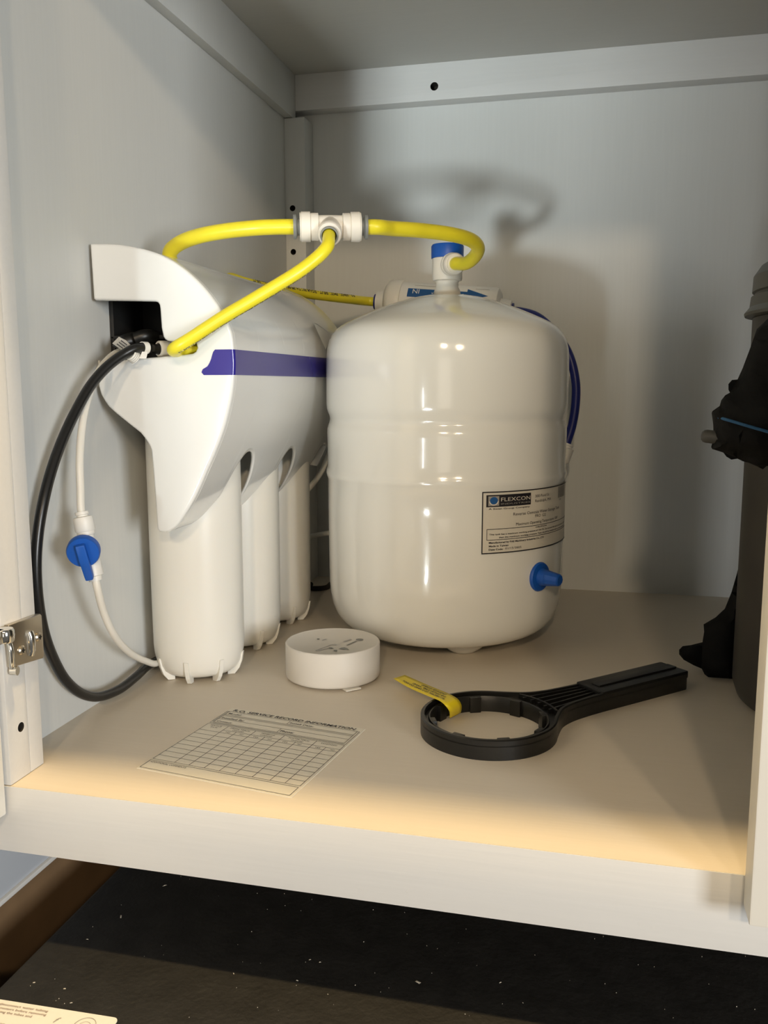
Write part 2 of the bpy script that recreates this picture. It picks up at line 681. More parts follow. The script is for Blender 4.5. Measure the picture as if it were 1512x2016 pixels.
pr.text('Randolph, MA', 52.4, 40.5, 2.3, 23)
pr.text('Reverse Osmosis Water Storage Tank', 28.6, 31.0, 2.5, 64.5)
pr.text('FRO 122', 52.8, 27.6, 2.4, 14.6)
pr.text('Maximum Operating Temperature 100F', 31.5, 22.4, 2.4, 58)
pr.text('CAUTION', 53.5, 18.4, 1.2, 15.6, bold=.02)
pr.text('This tank has a maximum working pressure of 100 PSI. Do not use this tank at any pressure greater', 6.5, 15.6, 1.25, 108, bold=.02)
pr.text('than the maximum working pressure. Tank should be installed with a pressure regulator', 15.2, 12.9, 1.25, 96, bold=.02)
pr.text('Manufactured by PAE Machinery Industries Co., LTD', 6.3, 8.6, 1.5, 59, bold=.025)
pr.text('Made in Taiwan', 6.3, 5.7, 1.5, 18, bold=.025)
pr.text('Date Code:', 6.3, 2.8, 1.5, 13, bold=.025)
pr.text('01/15/2025', 21.3, 2.9, 1.7, 16.2)
pr.text('7201', 92, 38.2, 1.3, 6)
pr.build('printed_text', M['ink'], label)
pr = Print(onl(.0010))
pr.rect(5.2, 40.2, 14.8, 48.2, 4)
pr.build('logo_square', M['greyink'], label)
pr = Print(onl(.0012))
pr.ring(10, 44.2, 4.2, .9, ry=3.7, a0=180, a1=360)
pr.text('FLEXCON', 16.4, 43.7, 3.1, 29.5)
pr.build('logo_letters', M['labelp'], label)
pr = Print(onl(.0012))
pr.text('INDUSTRIES', 16.4, 40.9, 1.3, 29.5)
pr.build('logo_small_letters', M['greyink'], label)
pr = Print(onl(.0013))
pr.disc(10, 44.6, 3.5, 3.1)
pr.build('logo_dot', M['labelblue'], label)

# blue air valve cap
ac = math.radians(-32.7)
zc = .24 + SC * (.0756 - .24)
dirv = Vector((math.cos(ac), math.sin(ac), 0))
o_ = Vector((AX[0], AX[1], zc)) + dirv * (RL - .001)
bm = bmesh.new()
lathe(bm, [(0, 0), (.0125, 0), (.0128, .0015), (.0120, .0030), (.0075, .0036), (.0071, .006), (.0068, .010)], frame_mat(o_, dirv), 40)
# six-sided conical nose
n6 = []
mtx = frame_mat(o_, dirv)
for r, h in ((.0068, .0095), (.0052, .0215), (.0040, .0225)):
    n6.append([bm.verts.new(mtx @ Vector((r * math.cos(math.pi * k / 5), r * math.sin(math.pi * k / 5), h))) for k in range(10)])
for a, b in zip(n6, n6[1:]):
    for k in range(10):
        bm.faces.new((a[k], a[(k + 1) % 10], b[(k + 1) % 10], b[k]))
bm.faces.new(n6[-1])
obj('air_valve_cap', bm, M['blue'], tank, angle=25)['label'] = 'blue conical air valve cap'

# ball valve on top of the tank
zt = .24 + SC * (.3214 - .24)
VC = Vector((AX[0], AX[1], 0))
bm = bmesh.new()
lathe(bm, [(0, zt - .002), (.0105, zt - .002), (.0122, zt + .0008), (.0118, zt + .0035), (.0102, zt + .0065), (.0100, zt + .0105), (.0108, zt + .0118), (.0132, zt + .0125), (.0135, zt + .0150),
           (.0137, zt + .033), (.0128, zt + .0345), (0, zt + .0345)], Matrix.Translation(VC), 40)
vdir = Vector((.40, -.90, -.08)).normalized()
vo = VC + Vector((0, 0, zt + .0260))
mtx = frame_mat(vo, vdir)
lathe(bm, [(.0088, 0), (.0088, .0135), (.0100, .0145), (.0102, .0185), (.0094, .0195), (.0094, .0215), (.0098, .0225), (.0096, .0265), (.0086, .0280), (.0058, .0280), (.0058, .022), (0, .022)], mtx, 36)
valve = obj('ball_valve', bm, M['ivory'], tank)
bm = bmesh.new()
lathe(bm, [(.0138, zt + .0318), (.0146, zt + .0322), (.0147, zt + .0425), (.0138, zt + .0440), (0, zt + .0440)], Matrix.Translation(VC), 40)
bx(bm, AX[0] - .0035, AX[0] + .0035, AX[1], AX[1] + .028, zt + .0355, zt + .0435, bev=.0012)
obj('valve_handle', bm, M['blue'], valve)['label'] = 'blue valve handle'
bm = bmesh.new()
lathe(bm, [(.0056, .020), (.0070, .026), (.0078, .0285), (.0078, .0300), (.0056, .0300)], mtx, 30)
obj('collet', bm, M['ivory'], valve)
settle(tank)
VOUT = vo + vdir * .0285

# ------------------------------------------------------------------ water filter system
Y0, Y1 = .588, .885
outer = [(-.3612, .3410), (-.3414, .3400), (-.3267, .3376), (-.3121, .3338), (-.2991, .3284), (-.2864, .3202), (-.2739, .3089), (-.2643, .2971), (-.2574, .2865), (-.2534, .2762), (-.2521, .2658),
         (-.2516, .2552), (-.2523, .2449), (-.2539, .2342), (-.2568, .2224), (-.2611, .2090), (-.2675, .1940), (-.2751, .1788), (-.2854, .1585), (-.2956, .1431), (-.3016, .1362), (-.3068, .1327)]
OUT = [(p.x, p.y) for p in catmull([Vector((a, b, 0)) for a, b in outer], 6)]
inner = [(-.3100, .1317), (-.3149, .1319), (-.3165, .1340), (-.3168, .1380), (-.3175, .1595), (-.3183, .1798), (-.3191, .1926), (-.3202, .1958), (-.3220, .1987), (-.3245, .2020), (-.3270, .2050), (-.3358, .2114), (-.3464, .2193),
         (-.3520, .2240), (-.3552, .2282), (-.3580, .2330), (-.3597, .2391), (-.3598, .2460), (-.3585, .2520), (-.3560, .2555), (-.3530, .2572), (-.3181, .2596), (-.2901, .2615), (-.2838, .2622), (-.2812, .2636), (-.2799, .2661), (-.2805, .2690), (-.2826, .2708),
         (-.2976, .2709), (-.3020, .2712), (-.3046, .2722), (-.3061, .2742), (-.3074, .2807), (-.3079, .2942), (-.3082, .2966), (-.3092, .2983), (-.3112, .2991), (-.3590, .3010), (-.3604, .3022)]
un = thing('water_filter_system', 'white three-stage water filter with curved glossy cover beside the left wall', 'water filter', (-.32, .74, 0))
bm = bmesh.new()
prism(bm, OUT + inner, Y0, Y0 + .0045, lambda a, b, h: (a, h, b), bev=.0021, seg=3)
bmesh.ops.triangulate(bm, faces=[f for f in bm.faces if len(f.verts) > 4])
obj('cover_end_plate', bm, M['shell'], un, angle=50)

# curved cover, extruded along the wall, with three arched cut-outs
L = [0]
for a, b in zip(OUT, OUT[1:]):
    L.append(L[-1] + math.hypot(b[0] - a[0], b[1] - a[1]))
oz = np.array([p[1] for p in OUT])
oxs = np.array([p[0] for p in OUT])
L = np.array(L)
ARCH = [(.6575, .1875), (.7640, .1825), (.8690, .1790)]


def zcut(y):
    z = -1
    for c, top in ARCH:
        d = y - c + .001
        w_ = .0385 if d > 0 else .020
        if abs(d) < w_:
            z = max(z, .128 + (top - .128) * (1 - (abs(d) / w_) ** 2.1) ** .5)
    return z


ys = [Y0 + .0042]
y = Y0 + .0042
while y < Y1:
    y += .0016
    ys.append(min(y, Y1))
NT = 64
vv, ff = [], []
for y in ys:
    zc_ = zcut(y)
    # z falls monotonically along the profile
    te = L[-1] if zc_ <= oz[-1] else float(np.interp(-zc_, -oz, L))
    for t in np.linspace(0, te, NT):
        vv.append((float(np.interp(t, L, oxs)), y, float(np.interp(t, L, oz))))
for i in range(len(ys) - 1):
    for j in range(NT - 1):
        a = i * NT + j
        ff.append((a, a + 1, a + NT + 1, a + NT))
sh = raw('cover_shell', vv, ff, M['shell'], un, angle=60)
md = sh.modifiers.new('solid', 'SOLIDIFY')
md.thickness = .0022
md.offset = -1
md.use_even_offset = False
apply_mods(sh)
# far end plate
bm = bmesh.new()
keep = [p for p in OUT if p[1] > .155]
prism(bm, keep + [(-.318, .16), (-.325, .205), (-.3605, .25)], Y1 - .004, Y1, lambda a, b, h: (a, h, b))
bmesh.ops.triangulate(bm, faces=[f for f in bm.faces if len(f.verts) > 4])
obj('cover_end_plate', bm, M['shell'], un)
# blue stripe: wavy tip on the end plate, then round the corner and along the cover
zs = [.2470, .2489, .2511, .2531, .2555, .2582, .2610, .2633, .2648]
lx = [-.2750, -.2767, -.2757, -.2720, -.2703, -.2690, -.2681, -.2672, -.2658]
vv, ff = [], []
NP = 0
for z, l0 in zip(zs, lx):
    xc = float(np.interp(-z, -oz, oxs))
    e = .0004
    pth = [(l0, Y0 - e), (l0 * .5 + (xc - .0024) * .5, Y0 - e), (xc - .0024, Y0 - e)]
    for k in range(1, 6):
        a = math.pi / 2 * k / 5
        pth.append((xc - .0024 + (.0024 + e) * math.sin(a), Y0 + .0024 - (.0024 + e) * math.cos(a)))
    pth += [(xc + e, Y0 + .05), (xc + e, Y1 - .07), (xc + e, Y1)]
    NP = len(pth)
    vv += [(x, y, z) for x, y in pth]
for i in range(len(zs) - 1):
    for j in range(NP - 1):
        a = i * NP + j
        ff.append((a, a + 1, a + NP + 1, a + NP))
st = raw('stripe', vv, ff, M['stripe'], un, angle=60)
st['label'] = 'dark blue stripe with a wavy tip'
# sumps with ribbed feet, and black heads
SR = .0376
SX = -.3200
for yc in (.6600, .7480, .8370):
    bm = bmesh.new()
    mtx = Matrix.Translation((SX, yc, 0))
    lathe(bm, [(0, .0042), (.022, .0042), (.0285, .0052), (.0325, .0085), (.0350, .0135), (.0366, .021), (.0372, .028), (.0374, .06), (SR, .13), (SR, .238), (0, .238)], mtx, 64)
    s_ = obj('filter_sump', bm, M['sump'], un)
    bm = bmesh.new()
    lathe(bm, [(.033, .232), (.0395, .232), (.0398, .236), (.0398, .262), (.036, .272), (.020, .274), (0, .274)], mtx, 40)
    obj('filter_head', bm, M['blackp'], un)
    bm = bmesh.new()
    for k in range(8):
        a = math.radians(22.5 + 45 * k - 14)
        ca, sa = math.cos(a), math.sin(a)
        pts = [(.024, .0050), (.0240, 0), (.0300, .0006), (.0338, .0055), (.0362, .0120), (.0375, .0200), (.0366, .0200), (.0340, .0130), (.0300, .0070)]
        hw = .0017
        rows = []
        for sgn in (-1, 1):
            rows.append([bm.verts.new((SX + r * ca - sgn * hw * sa, yc + r * sa + sgn * hw * ca, z)) for r, z in pts])
        n_ = len(pts)
        bm.faces.new(rows[0])
        bm.faces.new(rows[1][::-1])
        for i in range(n_):
            j = (i + 1) % n_
            bm.faces.new((rows[0][j], rows[0][i], rows[1][i], rows[1][j]))
    obj('rib', bm, M['sump'], s_, smooth=False)
# black mounting bracket against the wall, also put there to darken the shaded notch; elbow fittings
bm = bmesh.new()
bx(bm, LW + .0005, LW + .004, .615, .875, .245, .325, bev=.001)
bx(bm, LW + .0005, -.30, .66, .664, .256, .312, bev=.001)
bx(bm, LW + .0005, -.262, .615, .875, .2742, .2772, bev=.001)
obj('mounting_bracket', bm, M['blacks'], un)
bm = bmesh.new()
c0 = Y(253, 680, .604)
sweep(bm, catmull([Y(236, 690, .604), Y(246, 676, .606), Y(262, 670, .610), Y(285, 672, .618), Y(305, 676, .63)], 6), .0062, 18)
obj('elbow', bm, M['blackp'], un)
bm = bmesh.new()
sweep(bm, catmull([Y(266, 668, .605), Y(285, 662, .608), Y(303, 664, .616), Y(316, 672, .626)], 6), .0052, 18)
obj('elbow', bm, M['blackp'], un)
CB = Y(314, 687, .597)
cbd = Vector((-.55, -.83, 0)).normalized()
bm = bmesh.new()
lathe(bm, [(.0040, -.014), (.0061, -.014), (.0061, -.001), (.0059, .0005), (.0054, .0010), (.0043, .0010), (.0039, -.004)], frame_mat(CB, cbd), 30)
obj('tube_collet', bm, M['ivory'], un)['label'] = 'ivory tube collet round the black tube'
bm = bmesh.new()
p0 = Y(188, 719, .600)
bx(bm, LW + .001, p0.x + .003, .598, .612, p0.z - .0035, p0.z + .0035, bev=.0006)
obj('mounting_clip', bm, M['white'], un)
# peeled corner of a sticker on the cover
A = Y(617, 635, .776)
B = Y(641, 688, .781)
Cc = Y(656, 660, .828)
Dd = Y(626, 638, .842)
bm = bmesh.new()
q = [bm.verts.new(p) for p in (A, B, Cc, Dd)]
bm.faces.new(q)
bmesh.ops.solidify(bm, geom=bm.faces[:], thickness=.0016)
obj('sticker_flap', bm, M['paperw'], un, smooth=False)
settle(un)

# ------------------------------------------------------------------ tee fitting and tubes
TL_, TR_ = Y(590, 446.5, .640), Y(711, 447, .655)
tdir = (TR_ - TL_).normalized()
TLn = (TR_ - TL_).length
TC = TL_.lerp(TR_, .5)
pdir = Vector((.22, -.86, -.42)).normalized()
tee = thing('tee_fitting', 'off-white tee push-fitting joining three yellow tubes in mid air', 'pipe fitting', TC)
bm = bmesh.new()
R1 = .0104
h_ = TLn / 2
lathe(bm, [(.0082, -h_ * .6), (.0084, 0), (.0082, h_ * .6)], frame_mat(TC, tdir), 32)
for s in (-1, 1):
    lathe(bm, [(.0078, h_ * .38), (.0098, h_ * .40), (.0099, h_ * .62), (.0094, h_ * .65), (R1 * 1.03, h_ * .66), (R1 * 1.03, h_ * .95), (R1 * .96, h_ * .96), (R1 * .98, h_ * .99), (R1 * .93, h_), (.0062, h_), (.0062, h_ * .9)],
          frame_mat(TC, tdir * s), 36)
lathe(bm, [(.0082, 0), (.0082, .010), (.0086, .011), (.0088, .0185), (.0082, .0195), (.0058, .0195), (.0058, .015)], frame_mat(TC, pdir), 32)
obj('tee_body', bm, M['ivory'], tee)
for dv, off, rr_ in ((-tdir, h_ + .0005, .0088), (tdir, h_ + .0005, .0088), (pdir, .0188, .0066)):
    bm = bmesh.new()
    lathe(bm, [(.0058, -.004), (.0062, .0012), (rr_, .0022), (rr_, .0042), (.0054, .0042), (.0052, 0)], frame_mat(TC + dv * off, dv), 32)
    obj('collet', bm, M['grey'], tee)['label'] = 'grey release collet'
settle(tee)


def tube_text(path, parent, s, face, s0, length, h, phi=0., flip=False, R=.005, bold=.01):
    cum = [0]
    for a, b in zip(path, path[1:]):
        cum.append(cum[-1] + (b - a).length)
    cum = np.array(cum)
    P_ = np.array([list(p) for p in path])

    def at(d):
        return Vector([float(np.interp(d, cum, P_[:, k])) for k in range(3)])

    def fn(x, y):
        d = s0 + x
        T = (at(min(d + .002, cum[-1])) - at(max(d - .002, 0))).normalized()
        f = Vector(face)
        N = (f - T * f.dot(T)).normalized()
        B = T.cross(N)
        a = phi + y / R
        return at(d) + (N * math.cos(a) + B * math.sin(a)) * (R + .0002)
    pr = Print(fn)
    pr.text(s, 0, -h / 2, h, length, bold=bold, flip=flip)
    return pr.build('printed_text', M['ink'], parent)


TUBE_TXT = 'WATER TUBE LLDPE NSF 51 FDA 150 PSI AT 70F MADE IN USA'
RY = .0056
t1, p1 = tube('yellow_tube', [TL_ - tdir * .001, Y(540, 447, .636), Y(500, 449, .633), Y(436, 456, .632), Y(385, 466.5, .634), Y(352, 480, .638), Y(336, 494, .642), Y(334, 506, .646), Y(340, 524, .650)], RY, M['yellow'])
tag(t1, 'yellow tube from the tee back to the top of the filter cover', 'tube', )
pc = TC + pdir * .016
t2, p2 = tube('yellow_tube', [pc, TC + pdir * .0225 + Vector((-.0003, 0, -.0004)), Y(645, 484, .617), Y(634, 498, .6125), Y(614, 516, .608), Y(584, 538, .602), Y(510, 583, .590), Y(436, 627, .578), Y(375, 667, .569), Y(351, 681.5, .5680), Y(342, 688, .572),
                              Y(344, 690, .581), Y(355, 690, .5935), Y(385, 687, .603)], .0046, M['yellow'])
tag(t2, 'yellow tube sloping down from the tee to the notch in the white cover', 'tube')
tube_text(p2, t2, TUBE_TXT + '   ' + TUBE_TXT[:30], (.1, -.45, -1), .035, .115, .0022, R=.0046, phi=-.25)
t3, p3 = tube('yellow_tube', [VOUT - vdir * .006, VOUT + vdir * .004, Y(918, 518, .772), Y(936, 503, .757), Y(941, 487, .742), Y(928, 473, .726), Y(891, 462, .706), Y(826, 453.5, .687), Y(772, 450, .672), TR_ + tdir * .012, TR_ + tdir * .001], RY, M['yellow'])
tag(t3, 'yellow tube looping from the tee to the tank valve', 'tube')

# inline filter behind the tank
F0, F1 = Y(762, 580, .988), Y(986, 588, .990)
F0 = Vector((F0.x, .988, .3315))
F1 = Vector((F1.x, .988, .3205))
fd = (F1 - F0).normalized()
fL = (F1 - F0).length
FRd = .0238
fil = thing('inline_filter', 'white cylindrical inline filter with blue arrow label behind the tank', 'water filter', (F0 + F1) / 2)
bm = bmesh.new()
lathe(bm, [(0, .001), (.020, .001), (FRd * .97, .004), (FRd, .006), (FRd, fL - .006), (FRd * .97, fL - .003), (.018, fL), (0, fL)], frame_mat(F0, fd), 48)
obj('filter_body', bm, M['white'], fil)
bm = bmesh.new()
lathe(bm, [(0, -.0004), (.0195, -.0004), (.0245, .0035), (.0256, .007), (.0256, .0175), (.0248, .0185), (.0238, .0185)], frame_mat(F0, fd), 48)
obj('end_cap', bm, M['clearwhite'], fil)
for s, o_, q_ in ((-1, F0, 0), (1, F1, 0)):
    bm = bmesh.new()
    lathe(bm, [(0, -.001), (.0125, -.001), (.0125, .006), (.0112, .009), (.0112, .0115), (.0060, .0115), (.0060, .004)], frame_mat(o_, fd * s), 30)
    pp = obj('port', bm, M['white'], fil)
    bm = bmesh.new()
    lathe(bm, [(.0052, .005), (.0060, .0118), (.0085, .0122), (.0085, .0142), (.0052, .0142)], frame_mat(o_, fd * s), 28)
    obj('collet', bm, M['navy'], pp)['label'] = 'dark blue collet'
for t in (.25, .8):
    bm = bmesh.new()
    c = F0.lerp(F1, t)
    bx(bm, c.x - .006, c.x + .006, c.y + .018, BW - .0002, c.z - .012, c.z + .012, bev=.0005)
    obj('wall_clip', bm, M['white'], fil)
# label wrapped on the filter; angle 0 faces the camera, positive = up
rad_v = Vector((.10, -.99, 0))
rad_v = (rad_v - fd * rad_v.dot(fd)).normalized()
upv = fd.cross(rad_v)
if upv.z < 0:
    upv = -upv


def onf(dr):
    def fn(x, y):
        a = y / 1000 / FRd
        return F0 + fd * (x / 1000) + (rad_v * math.cos(a) + upv * math.sin(a)) * (FRd + dr)
    return fn


fx = lambda u: ((Y(u, 570, .965).x - F0.x) * 1000)
xa, xb, xc_ = fx(800), fx(917), fx(958)
pr = Print(onf(.0004))
for k in range(6):
    pr.rect(xa, 6 + k * 1.75, xb, 7.75 + k * 1.75, 2)
pr._add([(xb - .1, 6), (xc_ + 1, 12.5), (xb - .1, 13)], [[0, 1, 2]])
pr._add([(xb - .1, 13), (xc_ + 1, 12.5), (xb - .1, 21)], [[0, 1, 2]])
ar = pr.build('flow_label', M['labelblue'], fil)
ar['label'] = 'blue flow arrow with white letters'
pr = Print(onf(.0008))
pr.text('IN', fx(810), 10.0, 5.2, fx(823) - fx(810), flip=True, bold=.01)
pr.text('WATER', fx(847), 10.4, 2., fx(868) - fx(847), flip=True)
pr.text('OUT', fx(891), 7.6, 5.2, fx(914) - fx(891), flip=True, bold=.01)
pr.build('printed_letters', M['paperw'], ar)
for a, b in ((811, 858), (932, 960)):
    pr = Print(onf(.0004))
    pr.line(fx(a), 22, fx(b), 22, .65)
    pr.build('fine_print', M['greyink'], fil)
settle(fil)
t4, p4 = tube('yellow_tube', [Vector((-.357, .80, .325)), Y(452, 547, .845), Y(480, 555, .862), Y(540, 569, .893), Y(600, 578, .925), Y(670, 587, .955), Vector(F0 - fd * .022), Vector(F0 - fd * .009)], .0050, M['yellow'])
tag(t4, 'printed yellow tube from behind the filter cover to the inline filter', 'tube')
tube_text(p4, t4, 'TUBE LLDPE NSF FDA 150 PSI AT 70F MADE - TUBE 12345 123456 - 3/8', (0, -1, .62), .078, .130, .0036, R=.0050, bold=.03)
t5, p5 = tube('pale_tube', [Y(560, 577, .892), Y(590, 590, .893), Y(620, 610, .893), Y(642, 632, .894), Y(660, 660, .897), Vector((-.258, .905, .235))], .0044, M['olive'])
tag(t5, 'pale yellow tube curving down behind the far end of the cover', 'tube')
bt = thing('blue_tube', 'dark blue tube curving down behind the right side of the tank', 'tube', Y(1139, 780, .962))
_, pb = tube('tube', [F1 + fd * .009, F1 + fd * .022, Y(1060, 625, .978), Y(1100, 664, .970), Y(1122, 703, .966), Y(1133, 750, .964), Y(1133.5, 790, .963), Y(1127, 835, .962), Y(1113, 880, .960)], .0046, M['navy'], bt)
bm = bmesh.new()
e0 = Y(1116, 874, .960)
ed = (Y(1100, 915, .958) - e0).normalized()
lathe(bm, [(.004, -.001), (.0070, -.001), (.0072, .001), (.0064, .0015), (.0064, .003), (.0092, .004), (.0092, .018), (.0082, .020), (0, .020)], frame_mat(e0, ed), 28)
obj('push_fitting', bm, M['white'], bt)['label'] = 'white push fitting at the lower end'
settle(bt)
# thin white tubes seen in the gap between filter and tank
t6, _ = tube('thin_white_tube', [Y(560, 1010, .89), Y(608, 962, .90), Y(632, 930, .91), Y(652, 885, .92), Y(690, 830, .95)], .0030, M['clearwhite'])
tag(t6, 'thin white tube slanting up in the gap between filter and tank', 'tube')
t7, _ = tube('thin_white_tube', [Y(560, 1066, .95), Y(610, 1056, .965), Y(650, 1049, .975), Y(720, 1046, .99)], .0028, M['clearwhite'])
tag(t7, 'thin white tube lying level in the gap between filter and tank', 'tube')
t8, _ = tube('dark_cord', [Vector((-.330, .985, .0032)), Z(612, 1158, .003), Z(640, 1157, .003), Z(660, 1146, .003), Vector((-.255, 1.01, .003))], .0028, M['hole'])
tag(t8, 'dark cord on the cabinet floor in the back corner', 'cord')

# black drain tube and its paper tag
kt = thing('black_tube', 'black tube hanging in a wide loop by the left stile', 'tube', (-.352, .58, 0))
RB = .0036
o_, pk = tube('tube', [CB - cbd * .004, CB + cbd * .006, Y(290, 685, .586), Y(268, 686, .5775), Y(240, 700, .570), Y(211, 722, .561), Y(180, 757, .550), Y(150, 808, .537), Y(122, 868, .523), Y(100, 930, .511), Y(85, 990, .502), Y(75, 1050, .4965),
                      Y(71, 1110, .4935), Y(75, 1180, .494), Y(88, 1250, .500), Y(108, 1303, .510), Y(130, 1340, .5215), Y(160, 1365, .5385), Y(195, 1371.5, .5605), Y(235, 1357, .5850), Y(268, 1332, .6100), Y(290, 1312, .632), Vector((-.3605, .70, .006)), Vector((-.3605, .80, .005))],
              RB, M['black'], kt, seg=24)


def band(bm, path_i, w_, r):
    pass


# tag: a paper band round the tube, a curl below and a flag above
cum = [0]
for a, b in zip(pk, pk[1:]):
    cum.append(cum[-1] + (b - a).length)
ci = min(range(len(pk)), key=lambda i: (pk[i] - Y(283, 685, .584)).length)
T = (pk[ci + 1] - pk[ci - 1]).normalized()
bm = bmesh.new()
lathe(bm, [(RB + .0002, -.0022), (RB + .0007, -.0022), (RB + .0007, .0022), (RB + .0002, .0022)], frame_mat(pk[ci], T), 24)
r0 = [Y(280, 692, .578), Y(291, 693, .578)]
r1 = [Y(274, 706, .576), Y(288, 706, .577)]
q = [bm.verts.new(p) for p in (r0[0], r0[1], r1[1], r1[0])]
f_ = bm.faces.new(q)
tg = obj('paper_tag', bm, M['paperw'], kt, smooth=False)
tg['label'] = 'small white paper tag wrapped round the black tube'
bm = bmesh.new()
top = [Y(221, 676, .5835), Y(234, 663.5, .5840), Y(248, 670, .5835), Y(259.5, 681, .5820)]
bot = [Y(225, 680, .5825), Y(238, 688, .5815), Y(247, 690, .5810), Y(254, 690, .5810)]
flag = [Y(221, 676, .5840), Y(234, 663, .5845), Y(248, 670, .5835), Y(260, 682, .5825), Y(252, 688, .5800), Y(239, 689, .5805)]
ff_ = bm.faces.new([bm.verts.new(p) for p in flag])
bmesh.ops.solidify(bm, geom=[ff_], thickness=.0004)
fg = obj('tag_flag', bm, M['paperw'], tg, smooth=False)
bm = bmesh.new()
for k in range(3):
    a = Y(231 + k * 4, 677 - k * 3.4, .5825 - k * .0001)
    b = Y(243 + k * 4, 686 - k * 3.4, .5800 - k * .0001)
    dv = (b - a).normalized()
    n_ = Vector((0, -1, 0)).cross(dv).normalized() * .0003
    vs_ = [bm.verts.new(p + Vector((0, -.0006, 0))) for p in (a - n_, b - n_, b + n_, a + n_)]
    bm.faces.new(vs_)
# curl under the tube
obj('tag_print', bm, M['ink'], tg, smooth=False)
bm = bmesh.new()
lathe(bm, [(.0042, -.0026), (.0046, -.0026), (.0046, .0026), (.0042, .0026), (.0042, -.0026)], frame_mat(Y(262, 701, .577), Vector((-.35, -.75, .55))), 24)
obj('tag_curl', bm, M['paperw'], tg)
bm = bmesh.new()
for k in range(3):
    lathe(bm, [(.00475, -.0018 + k * .0014), (.0048, -.0015 + k * .0014)], frame_mat(Y(262, 701, .577), Vector((-.35, -.75, .55))), 24)
obj('tag_curl_print', bm, M['greyink'], tg)
settle(kt)

# white feed tube with blue shut-off valve
YV = .522
wt = thing('white_tube', 'white tube with a blue-handled shut-off valve hanging by the left wall', 'tube', (-.352, .55, 0))
va, vb = Y(161, 1010, YV), Y(188, 1141, YV - .001)
vd = (vb - va).normalized()
tube('tube', [Y(262, 690, .612), Y(232, 694, .596), Y(203, 719, .574), Y(184, 752, .560), Y(171, 790, .549), Y(161.5, 841, .539), Y(157, 908, .530), Y(158.5, 965, .525), va - vd * .002, va + vd * .006], .0026, M['clearwhite'], wt)
tube('tube', [vb - vd * .006, vb + vd * .003, Y(204, 1205, .534), Y(224.5, 1250, .550), Y(253, 1283, .577), Y(286, 1301, .610), Y(312, 1305, .640), Vector((-.3605, .72, .012))], .0026, M['clearwhite'], wt)
vl = (vb - va).length
bm = bmesh.new()
lathe(bm, [(.0032, -.001), (.0044, -.001), (.0045, .0010), (.0036, .0014), (.0036, .0022), (.0062, .0028), (.0066, .0045), (.0066, .0118), (.0058, .0128), (.0060, .0136), (.0056, .0150), (.0048, .0155), (.0048, vl * .55), (.0052, vl * .56),
           (.0060, vl - .013), (.0060, vl - .003), (.0046, vl - .0024), (.0044, vl + .0006), (.003, vl + .0006)], frame_mat(va, vd), 32)
vbod = obj('valve_body', bm, M['white'], wt)
kd = Vector((.40, -.88, -.24)).normalized()
kc = Y(164, 1086, YV - .011)
bm = bmesh.new()
lathe(bm, [(.004, -.011), (.004, -.004), (.0092, -.004), (.0108, -.0034), (.0109, .0008), (.0102, .0022), (0, .0022)], frame_mat(kc, kd), 40)
mtx = frame_mat(kc, kd)
# lever bar across the disc, longer below
dn = (vd - kd * vd.dot(kd)).normalized()
sd = kd.cross(dn)
a_ = [(-.0068, .0026), (-.0062, .0030), (.004, .0031), (.0165, .0027), (.0185, .0025), (.0190, .0018)]
pl = [(x, wv) for x, wv in a_] + [(x, -wv) for x, wv in a_[::-1]]
prism(bm, pl, .0062, .0012, lambda a, b, h: kc + dn * a + sd * b + kd * h, bev=.0007, seg=2)
obj('valve_handle', bm, M['blue'], vbod)['label'] = 'round blue handle with a lever bar'
settle(wt)

# ------------------------------------------------------------------ round water alarm
AC = Vector((-.2085, .6770, 0))
AR, AH = .0390, .0305
al = thing('leak_alarm', 'round white puck-shaped water alarm lying in front of the filter', 'alarm', AC)
mtx = Matrix.Translation(AC)
bm = bmesh.new()
lathe(bm, [(0, .0020), (AR - .0012, .0020), (AR - .0002, .0030), (AR, .0045), (AR, AH - .0010), (AR - .0006, AH - .0001), (AR - .0012, AH), (AR - .0020, AH - .0002), (AR - .0028, AH - .0007), (0, AH - .0007)], mtx, 96)
obj('case', bm, M['alarm'], al, angle=60)
for k in range(3):
    bm = bmesh.new()
    a = math.radians(60 + 120 * k)
    lathe(bm, [(0, 0), (.0035, 0), (.0035, .0025), (0, .0025)], Matrix.Translation(AC + Vector((.025 * math.cos(a), .025 * math.sin(a), 0))), 16)
    obj('probe', bm, M['steel'], al)
p_a, p_b = Z(682, 1364, 0), Z(711, 1358, 0)
dv = (p_b - p_a).normalized()
nv = Vector((-dv.y, dv.x, 0))
bm = bmesh.new()
ql = [p_a, p_b, p_b + nv * .02, p_a + nv * .02]
lo_ = [bm.verts.new((p.x, p.y, .0006)) for p in ql]
hi_ = [bm.verts.new((p.x, p.y, .0018)) for p in ql]
bm.faces.new(lo_[::-1])
bm.faces.new(hi_)
for i in range(4):
    j = (i + 1) % 4
    bm.faces.new((lo_[i], lo_[j], hi_[j], hi_[i]))
obj('pull_tab', bm, M['clearwhite'], al, smooth=False)
